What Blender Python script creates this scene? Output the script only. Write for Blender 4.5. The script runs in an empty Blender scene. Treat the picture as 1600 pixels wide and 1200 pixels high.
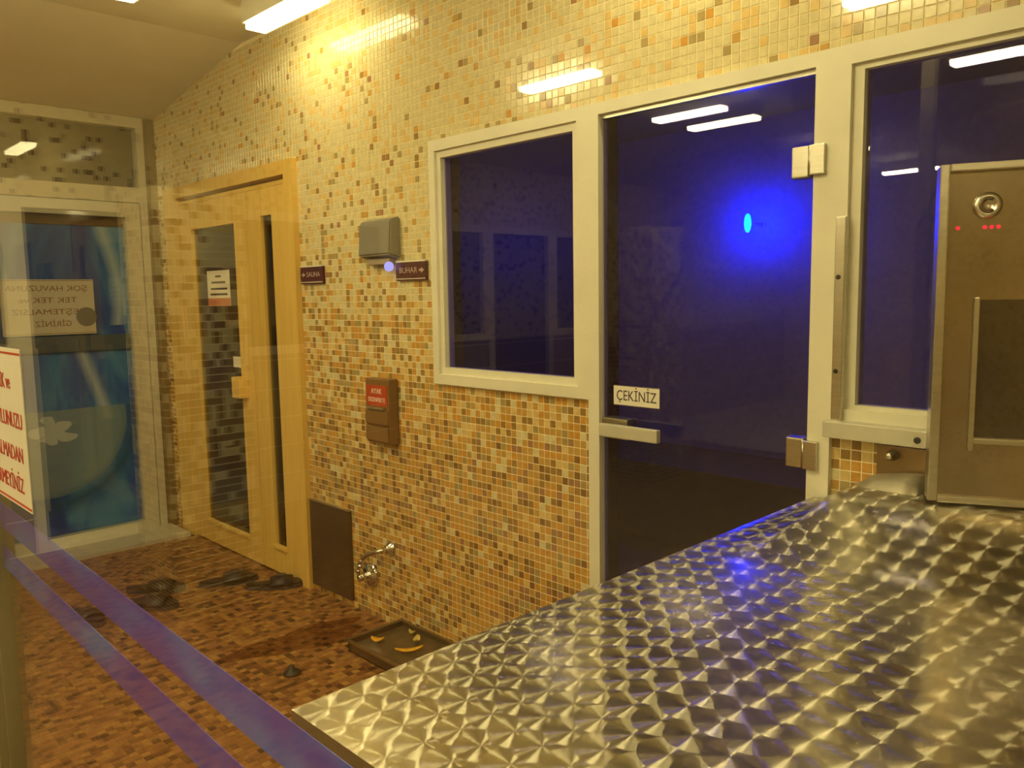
import bpy, bmesh, math, random
from mathutils import Vector, Matrix

rnd = random.Random(7)
scene = bpy.context.scene
COL = scene.collection

# ------------------------------------------------------------------ camera
CAM = Vector((0.0, -2.0, 1.427))
AX = Vector((0.7010, 0.0674, -0.7100))      # world X axis in camera coords (right, down, forward)
AY = Vector((0.7130, -0.0886, 0.6955))
AZ = Vector((-0.0160, -0.9938, -0.1104))
right = Vector((AX.x, AY.x, AZ.x)).normalized()
fwd = Vector((AX.z, AY.z, AZ.z))
fwd = (fwd - right * fwd.dot(right)).normalized()
up = right.cross(fwd)
cam_data = bpy.data.cameras.new('camera')
cam = bpy.data.objects.new('camera', cam_data)
COL.objects.link(cam)
cam.matrix_world = Matrix(((right.x, up.x, -fwd.x, CAM.x), (right.y, up.y, -fwd.y, CAM.y),
                           (right.z, up.z, -fwd.z, CAM.z), (0, 0, 0, 1)))
FPX = 1267.0
cam_data.sensor_width = 36.0
cam_data.lens = 36.0 * FPX / 1600.0
cam_data.clip_start = 0.02
scene.camera = cam

# ------------------------------------------------------------------ world, exposure
world = bpy.data.worlds.new('world')
scene.world = world
world.use_nodes = True
world.node_tree.nodes['Background'].inputs[0].default_value = (0, 0, 0, 1)
world.node_tree.nodes['Background'].inputs[1].default_value = 0.0
scene.view_settings.view_transform = 'Standard'
scene.view_settings.look = 'None'
scene.view_settings.gamma = 1.0
scene.view_settings.use_curve_mapping = False
scene.view_settings.exposure = 1.10
scene.cycles.use_denoising = True
scene.cycles.transparent_max_bounces = 24
scene.cycles.max_bounces = 7
scene.cycles.diffuse_bounces = 4
scene.cycles.glossy_bounces = 4

LAMP_COLOR = (1.0, 0.85, 0.40)
LAMP_POWER = 34.0
BLUE_COLOR = (0.0, 0.022, 1.0)
BLUE_POWER = 165.0


def project(p):
    d = Vector(p) - CAM
    z = d.dot(fwd)
    return 800 + FPX * d.dot(right) / z, 600 - FPX * d.dot(up) / z, z


# ------------------------------------------------------------------ material helpers
def principled(name, color=(0.8, 0.8, 0.8), rough=0.5, metal=0.0, spec=0.5, **kw):
    m = bpy.data.materials.new(name)
    m.use_nodes = True
    b = m.node_tree.nodes['Principled BSDF']
    b.inputs['Base Color'].default_value = (*color, 1)
    b.inputs['Roughness'].default_value = rough
    b.inputs['Metallic'].default_value = metal
    b.inputs['Specular IOR Level'].default_value = spec
    for k, v in kw.items():
        b.inputs[k].default_value = v
    return m


class NT:
    """small wrapper for building node trees"""
    def __init__(self, m):
        self.m = m
        self.t = m.node_tree
        self.n = self.t.nodes
        self.bsdf = self.n.get('Principled BSDF')
        self.out = self.n.get('Material Output')

    def node(self, kind, **props):
        nd = self.n.new(kind)
        for k, v in props.items():
            setattr(nd, k, v)
        return nd

    def link(self, a, b):
        self.t.links.new(a, b)

    def setin(self, sock, v):
        if hasattr(v, 'is_output'):
            self.link(v, sock)
        elif v is not None:
            sock.default_value = v

    def math(self, op, a, b=None, c=None):
        nd = self.node('ShaderNodeMath', operation=op)
        self.setin(nd.inputs[0], a)
        if b is not None:
            self.setin(nd.inputs[1], b)
        if c is not None:
            self.setin(nd.inputs[2], c)
        return nd.outputs[0]

    def vmath(self, op, a, b=None):
        nd = self.node('ShaderNodeVectorMath', operation=op)
        self.setin(nd.inputs[0], a)
        if b is not None:
            self.setin(nd.inputs[1], b)
        return nd.outputs['Value'] if op in ('LENGTH', 'DOT_PRODUCT') else nd.outputs[0]

    def mixv(self, fac, a, b):
        nd = self.node('ShaderNodeMix', data_type='VECTOR')
        self.setin(nd.inputs[0], fac)
        self.setin(nd.inputs[4], a)
        self.setin(nd.inputs[5], b)
        return nd.outputs[1]

    def mixc(self, fac, a, b, blend='MIX'):
        nd = self.node('ShaderNodeMix', data_type='RGBA', blend_type=blend)
        self.setin(nd.inputs[0], fac)
        self.setin(nd.inputs[6], a)
        self.setin(nd.inputs[7], b)
        return nd.outputs[2]

    def ramp(self, fac, stops):
        nd = self.node('ShaderNodeValToRGB')
        cr = nd.color_ramp
        while len(cr.elements) < len(stops):
            cr.elements.new(0.5)
        for e, (p, c) in zip(cr.elements, stops):
            e.position = p
            e.color = (*c, 1)
        self.link(fac, nd.inputs[0])
        return nd.outputs[0]

    def noise(self, vec, scale, detail=2.0, rough=0.5, dist=0.0):
        nd = self.node('ShaderNodeTexNoise')
        nd.inputs['Scale'].default_value = scale
        nd.inputs['Detail'].default_value = detail
        nd.inputs['Roughness'].default_value = rough
        nd.inputs['Distortion'].default_value = dist
        if vec is not None:
            self.link(vec, nd.inputs['Vector'])
        return nd.outputs[0]

    def pos(self):
        return self.node('ShaderNodeNewGeometry').outputs['Position']

    def mapping(self, vec, scale=(1, 1, 1), loc=(0, 0, 0), rot=(0, 0, 0)):
        nd = self.node('ShaderNodeMapping')
        nd.inputs['Scale'].default_value = scale
        nd.inputs['Location'].default_value = loc
        nd.inputs['Rotation'].default_value = rot
        self.link(vec, nd.inputs['Vector'])
        return nd.outputs[0]

    def bump(self, h, strength=0.2, dist=0.002):
        nd = self.node('ShaderNodeBump')
        nd.inputs['Strength'].default_value = strength
        nd.inputs['Distance'].default_value = dist
        self.link(h, nd.inputs['Height'])
        self.link(nd.outputs[0], self.bsdf.inputs['Normal'])


def varied(name, color, rough=0.4, amount=0.25, scale=8.0, metal=0.0, bump=0.0, stretch=(1, 1, 1), spec=0.5):
    """principled with a noise-driven tone variation of the thing's own colour"""
    m = principled(name, color, rough, metal, spec)
    t = NT(m)
    n = t.noise(t.mapping(t.pos(), stretch), scale, 4.0, 0.6)
    lo = tuple(c * (1 - amount) for c in color)
    hi = tuple(min(1, c * (1 + amount)) for c in color)
    t.link(t.ramp(n, [(0.3, lo), (0.7, hi)]), t.bsdf.inputs['Base Color'])
    if bump:
        t.bump(n, bump, 0.003)
    return m


def emission(name, color, power):
    m = bpy.data.materials.new(name)
    m.use_nodes = True
    t = NT(m)
    e = t.node('ShaderNodeEmission')
    e.inputs[0].default_value = (*color, 1)
    e.inputs[1].default_value = power
    t.link(e.outputs[0], t.out.inputs[0])
    return m


def glass(name, tint=(1, 1, 1), ior=1.45):
    """clear sheet glass: fresnel mix of straight transmission and mirror reflection"""
    m = bpy.data.materials.new(name)
    m.use_nodes = True
    t = NT(m)
    t.n.remove(t.bsdf)
    tr = t.node('ShaderNodeBsdfTransparent')
    tr.inputs[0].default_value = (*tint, 1)
    gl = t.node('ShaderNodeBsdfGlossy')
    gl.inputs['Roughness'].default_value = 0.0
    gl.inputs['Color'].default_value = (1, 1, 1, 1)
    fr = t.node('ShaderNodeFresnel')
    fr.inputs[0].default_value = ior
    geo = t.node('ShaderNodeNewGeometry')
    # the same reflectance from both sides of the sheet
    ndot = t.math('ABSOLUTE', t.vmath('DOT_PRODUCT', geo.outputs['Normal'], geo.outputs['Incoming']))
    k = t.math('POWER', t.math('SUBTRACT', 1.0, ndot), 5.0)
    r0 = ((ior - 1) / (ior + 1)) ** 2
    fac = t.math('MULTIPLY_ADD', k, 1 - r0, r0)
    mx = t.node('ShaderNodeMixShader')
    t.link(fac, mx.inputs[0])
    t.link(tr.outputs[0], mx.inputs[1])
    t.link(gl.outputs[0], mx.inputs[2])
    t.link(mx.outputs[0], t.out.inputs[0])
    t.n.remove(fr)
    return m


# ------------------------------------------------------------------ mesh helpers
def obj(name, bm_or_mesh, mat=None, parent=None, smooth=False):
    if isinstance(bm_or_mesh, bmesh.types.BMesh):
        me = bpy.data.meshes.new(name)
        bmesh.ops.recalc_face_normals(bm_or_mesh, faces=bm_or_mesh.faces)
        bm_or_mesh.to_mesh(me)
        bm_or_mesh.free()
    else:
        me = bm_or_mesh
    if mat is not None:
        for mm in (mat if isinstance(mat, (list, tuple)) else [mat]):
            me.materials.append(mm)
    if smooth:
        for p in me.polygons:
            p.use_smooth = True
    o = bpy.data.objects.new(name, me)
    COL.objects.link(o)
    if parent is not None:
        o.parent = parent
        o.matrix_parent_inverse = parent_inv(parent)
    return o


def parent_inv(p):
    return world_of(p).inverted()


def world_of(o):
    m = Matrix.LocRotScale(o.location, o.rotation_euler, o.scale)
    if o.parent is not None:
        return world_of(o.parent) @ o.matrix_parent_inverse @ m
    return m


def empty(name, loc=(0, 0, 0)):
    o = bpy.data.objects.new(name, None)
    o.empty_display_size = 0.1
    o.location = loc
    COL.objects.link(o)
    return o


def tag(o, label=None, category=None, group=None, kind=None):
    if label:
        o['label'] = label
    if category:
        o['category'] = category
    if group:
        o['group'] = group
    if kind:
        o['kind'] = kind
    return o


def box(bm, x0, x1, y0, y1, z0, z1, bevel=0.0, seg=2):
    vs = [bm.verts.new((x, y, z)) for x in (x0, x1) for y in (y0, y1) for z in (z0, z1)]
    fs = [(0, 1, 3, 2), (4, 6, 7, 5), (0, 4, 5, 1), (2, 3, 7, 6), (0, 2, 6, 4), (1, 5, 7, 3)]
    faces = [bm.faces.new([vs[i] for i in f]) for f in fs]
    if bevel:
        es = list({e for f in faces for e in f.edges})
        bmesh.ops.bevel(bm, geom=es, offset=bevel, segments=seg, affect='EDGES', profile=0.7)
    return vs


def boxo(name, x0, x1, y0, y1, z0, z1, mat, parent=None, bevel=0.0, seg=2):
    bm = bmesh.new()
    box(bm, min(x0, x1), max(x0, x1), min(y0, y1), max(y0, y1), min(z0, z1), max(z0, z1), bevel, seg)
    return obj(name, bm, mat, parent)


def tube(bm, pts, radii, n=12, caps=True):
    pts = [Vector(p) for p in pts]
    if not isinstance(radii, (list, tuple)):
        radii = [radii] * len(pts)
    rings = []
    prev = None
    for i, p in enumerate(pts):
        d = (pts[min(i + 1, len(pts) - 1)] - pts[max(i - 1, 0)]).normalized()
        a = prev if prev is not None else (Vector((0, 0, 1)) if abs(d.z) < 0.9 else Vector((1, 0, 0)))
        u = (a - d * a.dot(d)).normalized()
        prev = u
        v = d.cross(u)
        rings.append([bm.verts.new(p + (u * math.cos(2 * math.pi * k / n) + v * math.sin(2 * math.pi * k / n)) * radii[i]) for k in range(n)])
    for a, b in zip(rings, rings[1:]):
        for k in range(n):
            bm.faces.new((a[k], a[(k + 1) % n], b[(k + 1) % n], b[k]))
    if caps:
        bm.faces.new(rings[0][::-1])
        bm.faces.new(rings[-1])


def lathe(bm, prof, axis, origin, n=24):
    """prof: (distance along axis, radius)"""
    a = Vector(axis).normalized()
    u = a.orthogonal().normalized()
    v = a.cross(u)
    o = Vector(origin)
    rings = [[bm.verts.new(o + a * h + (u * math.cos(2 * math.pi * k / n) + v * math.sin(2 * math.pi * k / n)) * max(r, 1e-5)) for k in range(n)] for h, r in prof]
    for p, q in zip(rings, rings[1:]):
        for k in range(n):
            bm.faces.new((p[k], p[(k + 1) % n], q[(k + 1) % n], q[k]))
    bm.faces.new(rings[0][::-1])
    bm.faces.new(rings[-1])


def text_mesh(body, size, depth=0.0004, align='CENTER', spacing=1.0, xscale=1.0):
    cu = bpy.data.curves.new('lettering', 'FONT')
    cu.body = body
    cu.size = size
    cu.align_x = align
    cu.align_y = 'CENTER'
    cu.extrude = depth
    cu.space_character = spacing
    cu.resolution_u = 3
    tmp = bpy.data.objects.new('lettering_tmp', cu)
    COL.objects.link(tmp)
    bpy.context.view_layer.update()
    dg = bpy.context.evaluated_depsgraph_get()
    me = bpy.data.meshes.new_from_object(tmp.evaluated_get(dg))
    bpy.data.objects.remove(tmp)
    me.materials.clear()
    for v in me.vertices:
        v.co.x *= xscale
    me.name = 'lettering'
    return me


def text_on(parent, body, size, origin, xdir, updir, mat, spacing=1.0, xscale=1.0, name='lettering', width=None, align='CENTER'):
    me = text_mesh(body, size, 0.0003, align, spacing, xscale)
    if width:
        xs = [v.co.x for v in me.vertices]
        k = width / (max(xs) - min(xs))
        for v in me.vertices:
            v.co.x *= k
    x = Vector(xdir).normalized()
    y = Vector(updir).normalized()
    z = x.cross(y)
    M = Matrix(((x.x, y.x, z.x, origin[0]), (x.y, y.y, z.y, origin[1]), (x.z, y.z, z.z, origin[2]), (0, 0, 0, 1)))
    me.transform(M)
    return obj(name, me, mat, parent)


# ------------------------------------------------------------------ materials
M = {}
TILES = [  # mosaic palette
    ('cream', (0.68, 0.60, 0.35), 0.14), ('pale_sand', (0.70, 0.51, 0.21), 0.14), ('khaki', (0.40, 0.30, 0.12), 0.16),
    ('brown', (0.33, 0.19, 0.05), 0.18), ('amber', (0.60, 0.31, 0.06), 0.14), ('dark_brown', (0.24, 0.125, 0.035), 0.18),
    ('rose_brown', (0.36, 0.19, 0.09), 0.18), ('honey', (0.55, 0.33, 0.085), 0.16)]
TM = []
for nm, c, r in TILES:
    TM.append(varied('mosaic_' + nm, c, r, 0.14, 40.0))
FLOOR_T = [('russet', (0.26, 0.115, 0.036)), ('ochre', (0.36, 0.19, 0.055)), ('chestnut', (0.17, 0.066, 0.022)),
           ('umber', (0.075, 0.030, 0.012)), ('clay', (0.30, 0.135, 0.05))]
FM = [varied('floor_mosaic_' + nm, c, 0.32, 0.2, 30.0) for nm, c in FLOOR_T]
M['grout'] = varied('grout', (0.88, 0.78, 0.52), 0.8, 0.1, 60.0)
M['floor_grout'] = varied('floor_grout', (0.30, 0.16, 0.07), 0.8, 0.2, 60.0)
M['plaster'] = varied('ceiling_paint', (0.88, 0.84, 0.72), 0.7, 0.05, 3.0)
M['frame'] = varied('cream_frame_paint', (0.78, 0.75, 0.62), 0.38, 0.05, 6.0)
M['alu'] = varied('aluminium_frame', (0.62, 0.60, 0.50), 0.42, 0.06, 10.0, metal=0.25)
M['steel'] = varied('brushed_steel', (0.60, 0.57, 0.50), 0.28, 0.08, 6.0, metal=1.0, stretch=(1, 1, 20))
M['chrome'] = principled('chrome', (0.75, 0.73, 0.68), 0.08, 1.0)
M['dark_steel'] = varied('dark_steel', (0.16, 0.11, 0.07), 0.3, 0.15, 4.0, metal=0.6)
M['post'] = varied('olive_aluminium', (0.34, 0.30, 0.18), 0.5, 0.1, 10.0, metal=0.2)
M['black'] = principled('black_plastic', (0.012, 0.011, 0.011), 0.4)
M['rubber'] = varied('dark_slipper_rubber', (0.028, 0.018, 0.017), 0.45, 0.3, 30.0)
M['rubber_edge'] = principled('slipper_edge', (0.07, 0.055, 0.055), 0.4)
M['paper'] = varied('paper', (0.82, 0.78, 0.68), 0.6, 0.03, 4.0)
M['red_ink'] = principled('red_ink', (0.55, 0.07, 0.04), 0.6)
M['dark_ink'] = principled('dark_ink', (0.05, 0.04, 0.06), 0.6)
M['brown_ink'] = principled('brown_ink', (0.30, 0.16, 0.06), 0.6)
M['white_ink'] = principled('white_ink', (0.85, 0.8, 0.72), 0.5)
M['plum'] = varied('plum_plastic', (0.085, 0.018, 0.030), 0.25, 0.15, 12.0)
M['plum_text'] = principled('plum_sign_lettering', (0.50, 0.36, 0.34), 0.4)
M['grey_plastic'] = varied('grey_plastic', (0.24, 0.22, 0.18), 0.45, 0.05, 10.0)
M['brown_plastic'] = varied('brown_plastic', (0.22, 0.115, 0.04), 0.35, 0.06, 10.0)
M['red_label'] = varied('red_label', (0.50, 0.06, 0.015), 0.45, 0.06, 10.0)
M['steam_pane'] = glass('steam_room_glass', (0.62, 0.58, 0.92), 1.5)
M['pane'] = glass('window_glass', (0.92, 0.94, 0.95), 1.5)
M['pane_dark'] = glass('smoked_glass', (0.55, 0.52, 0.50), 1.5)
M['screen'] = glass('partition_glass', (0.985, 0.985, 0.97), 1.36)
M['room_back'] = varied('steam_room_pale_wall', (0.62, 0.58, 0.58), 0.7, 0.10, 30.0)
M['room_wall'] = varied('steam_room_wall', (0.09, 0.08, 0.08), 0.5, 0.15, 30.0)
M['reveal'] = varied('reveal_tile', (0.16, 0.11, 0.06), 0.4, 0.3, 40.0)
M['tube'] = emission('lamp_diffuser', LAMP_COLOR, LAMP_POWER)
M['tube_dim'] = emission('aged_lamp_diffuser', LAMP_COLOR, LAMP_POWER * 0.30)  # dimmed so the wall close by does not blow out
M['blue_lamp'] = emission('blue_lamp_glass', BLUE_COLOR, BLUE_POWER)
M['cyan_lamp'] = emission('cyan_lamp_core', (0.0, 0.62, 1.0), 6.0)
M['red_led'] = emission('red_led', (1.0, 0.03, 0.05), 0.5)
M['led'] = emission('violet_led', (0.45, 0.42, 1.0), 0.5)  # glow for a reflected violet spot under the grey box
M['petal'] = varied('yellow_petal', (0.80, 0.42, 0.02), 0.5, 0.2, 40.0)
M['petal_pale'] = varied('pale_petal', (0.55, 0.42, 0.12), 0.5, 0.2, 40.0)
M['wet'] = None


def wood_material():
    m = principled('pine', (0.6, 0.36, 0.1), 0.42)
    t = NT(m)
    v = t.mapping(t.pos(), (9, 9, 0.7))
    n = t.noise(v, 3.0, 6.0, 0.6, 1.2)
    fine = t.noise(t.mapping(t.pos(), (60, 60, 2)), 4.0, 3.0, 0.6)
    c = t.ramp(n, [(0.25, (0.72, 0.45, 0.09)), (0.55, (0.84, 0.58, 0.15)), (0.8, (0.88, 0.63, 0.20))])
    c2 = t.mixc(t.math('MULTIPLY', fine, 0.35), c, (0.60, 0.35, 0.08, 1))
    t.link(c2, t.bsdf.inputs['Base Color'])
    t.bump(fine, 0.1, 0.001)
    return m


M['wood'] = wood_material()


def jewelled_steel():
    """engine-turned sheet: rows of overlapping discs, each brushed in circles"""
    m = principled('engine_turned_steel', (0.66, 0.62, 0.52), 0.30, 1.0)
    t = NT(m)
    S = 0.050
    R = 0.72
    p = t.mapping(t.pos(), (1 / S, 1 / S, 0), rot=(0, 0, math.radians(5)))
    wob = t.node('ShaderNodeTexNoise')
    wob.inputs['Scale'].default_value = 0.45
    t.link(p, wob.inputs['Vector'])
    p = t.vmath('ADD', p, t.vmath('MULTIPLY', t.vmath('SUBTRACT', wob.outputs['Color'], (0.5, 0.5, 0.5)), (0.3, 0.3, 0.0)))
    base = t.vmath('FLOOR', p)
    best = None
    cell = None
    for k in ((0, 0, 0), (1, 0, 0), (0, 1, 0), (1, 1, 0)):      # later discs lie over earlier ones
        c = t.vmath('ADD', base, k)
        wn = t.node('ShaderNodeTexWhiteNoise', noise_dimensions='3D')
        t.link(c, wn.inputs['Vector'])
        j = t.vmath('MULTIPLY', t.vmath('SUBTRACT', wn.outputs['Color'], (0.5, 0.5, 0.5)), (0.12, 0.12, 0.0))
        d = t.vmath('SUBTRACT', p, t.vmath('ADD', c, j))
        if best is None:
            best, cell = d, wn.outputs['Value']
        else:
            inside = t.math('LESS_THAN', t.vmath('LENGTH', d), R)
            best = t.mixv(inside, best, d)
            fm = t.node('ShaderNodeMix', data_type='FLOAT')
            t.setin(fm.inputs[0], inside)
            t.setin(fm.inputs[2], cell)
            t.setin(fm.inputs[3], wn.outputs['Value'])
            cell = fm.outputs[0]
    radial = t.mapping(best, (1, 1, 0), rot=(0, 0, math.radians(-5)))
    tang = t.vmath('NORMALIZE', t.vmath('CROSS_PRODUCT', radial, (0, 0, 1)))
    brushed = t.node('ShaderNodeBsdfAnisotropic')
    brushed.inputs['Anisotropy'].default_value = 0.76
    t.link(tang, brushed.inputs['Tangent'])
    # fine circular scratches, a little tone difference from disc to disc
    ln = t.vmath('LENGTH', best)
    s = t.node('ShaderNodeTexNoise', noise_dimensions='1D')
    t.setin(s.inputs['W'], t.math('ADD', t.math('MULTIPLY', ln, 30.0), t.math('MULTIPLY', cell, 100.0)))
    s.inputs['Scale'].default_value = 1.0
    col = t.ramp(t.math('MULTIPLY_ADD', s.outputs[0], 0.5, t.math('MULTIPLY', cell, 0.5)), [(0.25, (0.36, 0.335, 0.275)), (0.75, (0.46, 0.43, 0.355))])
    t.link(t.mixc(0.45, col, (0.90, 0.85, 0.72, 1)), brushed.inputs['Color'])
    smear = t.noise(t.pos(), 3.0, 4.0, 0.6)
    t.link(t.math('MULTIPLY_ADD', smear, 0.05, 0.29), brushed.inputs['Roughness'])
    # polished sheet between the brushed grooves
    flat = t.node('ShaderNodeBsdfPrincipled')
    flat.inputs['Metallic'].default_value = 1.0
    t.link(col, flat.inputs['Base Color'])
    t.link(t.math('MULTIPLY_ADD', smear, 0.10, 0.09), flat.inputs['Roughness'])
    mx = t.node('ShaderNodeMixShader')
    mx.inputs[0].default_value = 0.42
    t.link(brushed.outputs[0], mx.inputs[1])
    t.link(flat.outputs[0], mx.inputs[2])
    t.link(mx.outputs[0], t.out.inputs[0])
    return m


M['jewel'] = jewelled_steel()


def blue_print():
    """printed film with water, swirling white ribbons and a dark wave"""
    m = principled('blue_water_print', (0.05, 0.12, 0.4), 0.4)
    t = NT(m)
    p = t.pos()
    n = t.noise(t.mapping(p, (1, 2.2, 1.1)), 1.7, 3.0, 0.5, 0.6)
    sep = t.node('ShaderNodeSeparateXYZ')
    t.link(p, sep.inputs[0])
    yy, zz = sep.outputs[1], sep.outputs[2]
    base = t.ramp(n, [(0.30, (0.03, 0.06, 0.42)), (0.48, (0.05, 0.17, 0.62)), (0.60, (0.12, 0.36, 0.75)), (0.8, (0.25, 0.50, 0.80))])

    def ribbon(z0, y0, amp, freq, phase, width, za, zb):
        # white ribbon whose y runs along z
        c = t.math('MULTIPLY_ADD', t.math('SINE', t.math('MULTIPLY_ADD', zz, freq, phase)), amp, y0)
        d = t.math('ABSOLUTE', t.math('SUBTRACT', yy, c))
        a = t.math('SUBTRACT', 1.0, t.math('DIVIDE', d, width))
        a = t.math('MAXIMUM', a, 0.0)
        lim = t.math('MULTIPLY', t.math('GREATER_THAN', zz, za), t.math('LESS_THAN', zz, zb))
        return t.math('MULTIPLY', t.math('MULTIPLY', a, lim), 0.8)
    r1 = ribbon(0, -0.30, 0.055, 5.0, 0.6, 0.055, 1.28, 1.86)
    r2 = ribbon(0, -0.42, 0.10, 3.2, 0.1, 0.05, 0.72, 1.14)
    r3 = ribbon(0, -0.86, 0.06, 5.0, 2.0, 0.07, 1.28, 1.80)
    white = (0.75, 0.85, 0.92, 1)
    col = t.mixc(r1, base, white)
    col = t.mixc(r2, col, white)
    col = t.mixc(r3, col, white)
    # lower part: pale arc over a dark blue wave
    dy = t.math('SUBTRACT', yy, -0.70)
    dz = t.math('SUBTRACT', zz, 0.74)
    rad = t.math('SQRT', t.math('ADD', t.math('MULTIPLY', dy, dy), t.math('MULTIPLY', dz, dz)))
    low = t.math('LESS_THAN', zz, 0.80)
    arc = t.math('MULTIPLY', t.math('SUBTRACT', 1.0, t.math('MINIMUM', t.math('DIVIDE', t.math('ABSOLUTE', t.math('SUBTRACT', rad, 0.50)), 0.09), 1.0)), low)
    inner = t.math('MULTIPLY', t.math('LESS_THAN', rad, 0.45), low)
    col = t.mixc(t.math('MULTIPLY', inner, 0.7), col, (0.40, 0.48, 0.45, 1))
    col = t.mixc(t.math('MULTIPLY', arc, 0.9), col, (0.03, 0.13, 0.32, 1))
    # pale blossom
    wobble = t.math('SUBTRACT', t.noise(p, 9.0, 2.0), 0.5)
    by = t.math('ADD', t.math('MULTIPLY', t.math('SUBTRACT', yy, -0.66), 0.7), t.math('MULTIPLY', wobble, 0.10))
    bz = t.math('ADD', t.math('SUBTRACT', zz, 0.68), t.math('MULTIPLY', wobble, 0.06))
    ang = t.math('ARCTAN2', bz, by)
    br = t.math('SQRT', t.math('ADD', t.math('MULTIPLY', by, by), t.math('MULTIPLY', bz, bz)))
    lobe = t.math('MULTIPLY_ADD', t.math('ABSOLUTE', t.math('SINE', t.math('MULTIPLY', ang, 2.5))), 0.05, 0.045)
    col = t.mixc(t.math('MULTIPLY', t.math('LESS_THAN', br, lobe), 0.85), col, (0.88, 0.90, 0.86, 1))
    t.link(col, t.bsdf.inputs['Base Color'])
    return m


M['print'] = blue_print()


def stripe_film():
    m = principled('violet_blue_film', (0.06, 0.03, 0.3), 0.35)
    t = NT(m)
    n = t.noise(t.mapping(t.pos(), (3.5, 1, 8)), 1.6, 2.0)
    t.link(t.ramp(n, [(0.35, (0.13, 0.05, 0.52)), (0.52, (0.12, 0.09, 0.72)), (0.66, (0.13, 0.26, 0.95))]), t.bsdf.inputs['Base Color'])
    return m


M['stripe'] = stripe_film()


def wet_film():
    m = bpy.data.materials.new('standing_water')
    m.use_nodes = True
    t = NT(m)
    t.n.remove(t.bsdf)
    tr = t.node('ShaderNodeBsdfTransparent')
    tr.inputs[0].default_value = (0.72, 0.62, 0.58, 1)
    gl = t.node('ShaderNodeBsdfGlossy')
    gl.inputs['Roughness'].default_value = 0.06
    mx = t.node('ShaderNodeMixShader')
    mx.inputs[0].default_value = 0.05
    t.link(tr.outputs[0], mx.inputs[1])
    t.link(gl.outputs[0], mx.inputs[2])
    t.link(mx.outputs[0], t.out.inputs[0])
    return m


M['wet'] = wet_film()


def plain_mosaic(name, cols, grout, pitch):
    """mosaic for surfaces out of the camera's view"""
    m = principled(name, cols[0], 0.3)
    t = NT(m)
    p = t.mapping(t.pos(), (1 / pitch,) * 3, loc=(0.5, 0.5, 0.5))
    cellv = t.vmath('FLOOR', p)
    wn = t.node('ShaderNodeTexWhiteNoise', noise_dimensions='3D')
    t.link(cellv, wn.inputs['Vector'])
    n = len(cols)
    t.link(t.ramp(wn.outputs['Value'], [((i + 0.5) / n, c) for i, c in enumerate(cols)]), t.bsdf.inputs['Base Color'])
    return m


M['mosaic_far'] = plain_mosaic('mosaic_out_of_view', [TILES[k][1] for k in (0, 1, 0, 2, 0, 1, 0, 7)], None, 0.027)
M['floor_far'] = plain_mosaic('floor_mosaic_out_of_view', [c for _, c in FLOOR_T], None, 0.027)

def end_wall_material():
    m = principled('end_wall_tile', (0.5, 0.44, 0.3), 0.3)
    t = NT(m)
    sep = t.node('ShaderNodeSeparateXYZ')
    t.link(t.pos(), sep.inputs[0])
    zz = sep.outputs[2]
    line = t.math('LESS_THAN', t.math('FRACT', t.math('DIVIDE', zz, 0.20)), 0.03)
    big = t.mixc(line, (0.34, 0.27, 0.14, 1), (0.85, 0.8, 0.66, 1))
    wn = t.node('ShaderNodeTexWhiteNoise', noise_dimensions='3D')
    t.link(t.vmath('FLOOR', t.mapping(t.pos(), (1 / 0.027,) * 3, loc=(0.5, 0.5, 0.5))), wn.inputs['Vector'])
    up_ = t.ramp(wn.outputs['Value'], [(0.08, (0.2, 0.12, 0.05)), (0.12, (0.66, 0.57, 0.33)), (0.9, (0.72, 0.62, 0.36))])
    t.link(t.mixc(t.math('GREATER_THAN', zz, 1.04), big, up_), t.bsdf.inputs['Base Color'])
    return m


def pier_material():
    m = principled('pier_mosaic', (0.5, 0.44, 0.3), 0.25)
    t = NT(m)
    sep = t.node('ShaderNodeSeparateXYZ')
    t.link(t.pos(), sep.inputs[0])
    zz = sep.outputs[2]
    q = t.mapping(t.pos(), (1 / 0.034,) * 3, loc=(0.5, 0.5, 0.0))
    wn = t.node('ShaderNodeTexWhiteNoise', noise_dimensions='3D')
    t.link(t.vmath('FLOOR', q), wn.inputs['Vector'])
    frac = t.math('MULTIPLY_ADD', zz, -0.42, 1.0)                # share of brown tiles falls with height
    dark = t.math('LESS_THAN', wn.outputs['Value'], frac)
    col = t.mixc(dark, (0.72, 0.63, 0.38, 1), (0.26, 0.15, 0.05, 1))
    line = t.math('LESS_THAN', t.math('FRACT', t.math('DIVIDE', zz, 0.034)), 0.12)
    t.link(t.mixc(line, col, (0.88, 0.8, 0.56, 1)), t.bsdf.inputs['Base Color'])
    return m


M['pier'] = pier_material()
M['end_wall'] = end_wall_material()
M['night'] = principled('dark_window_glass', (0.01, 0.01, 0.025), 0.06)

# ------------------------------------------------------------------ room shell
PITCH = 0.027
XL = -5.10          # end wall
CEIL = 2.69
HEAD = 2.003        # top of the frames in the back wall
# openings of the back wall: (x0, x1, z0, z1)
OPEN = [(-4.95, -3.45, 0.0, 2.07), (-2.454, -1.672, 1.086, HEAD), (-1.672, -0.90, 0.0, HEAD), (-0.90, 1.10, 1.056, HEAD)]


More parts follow.
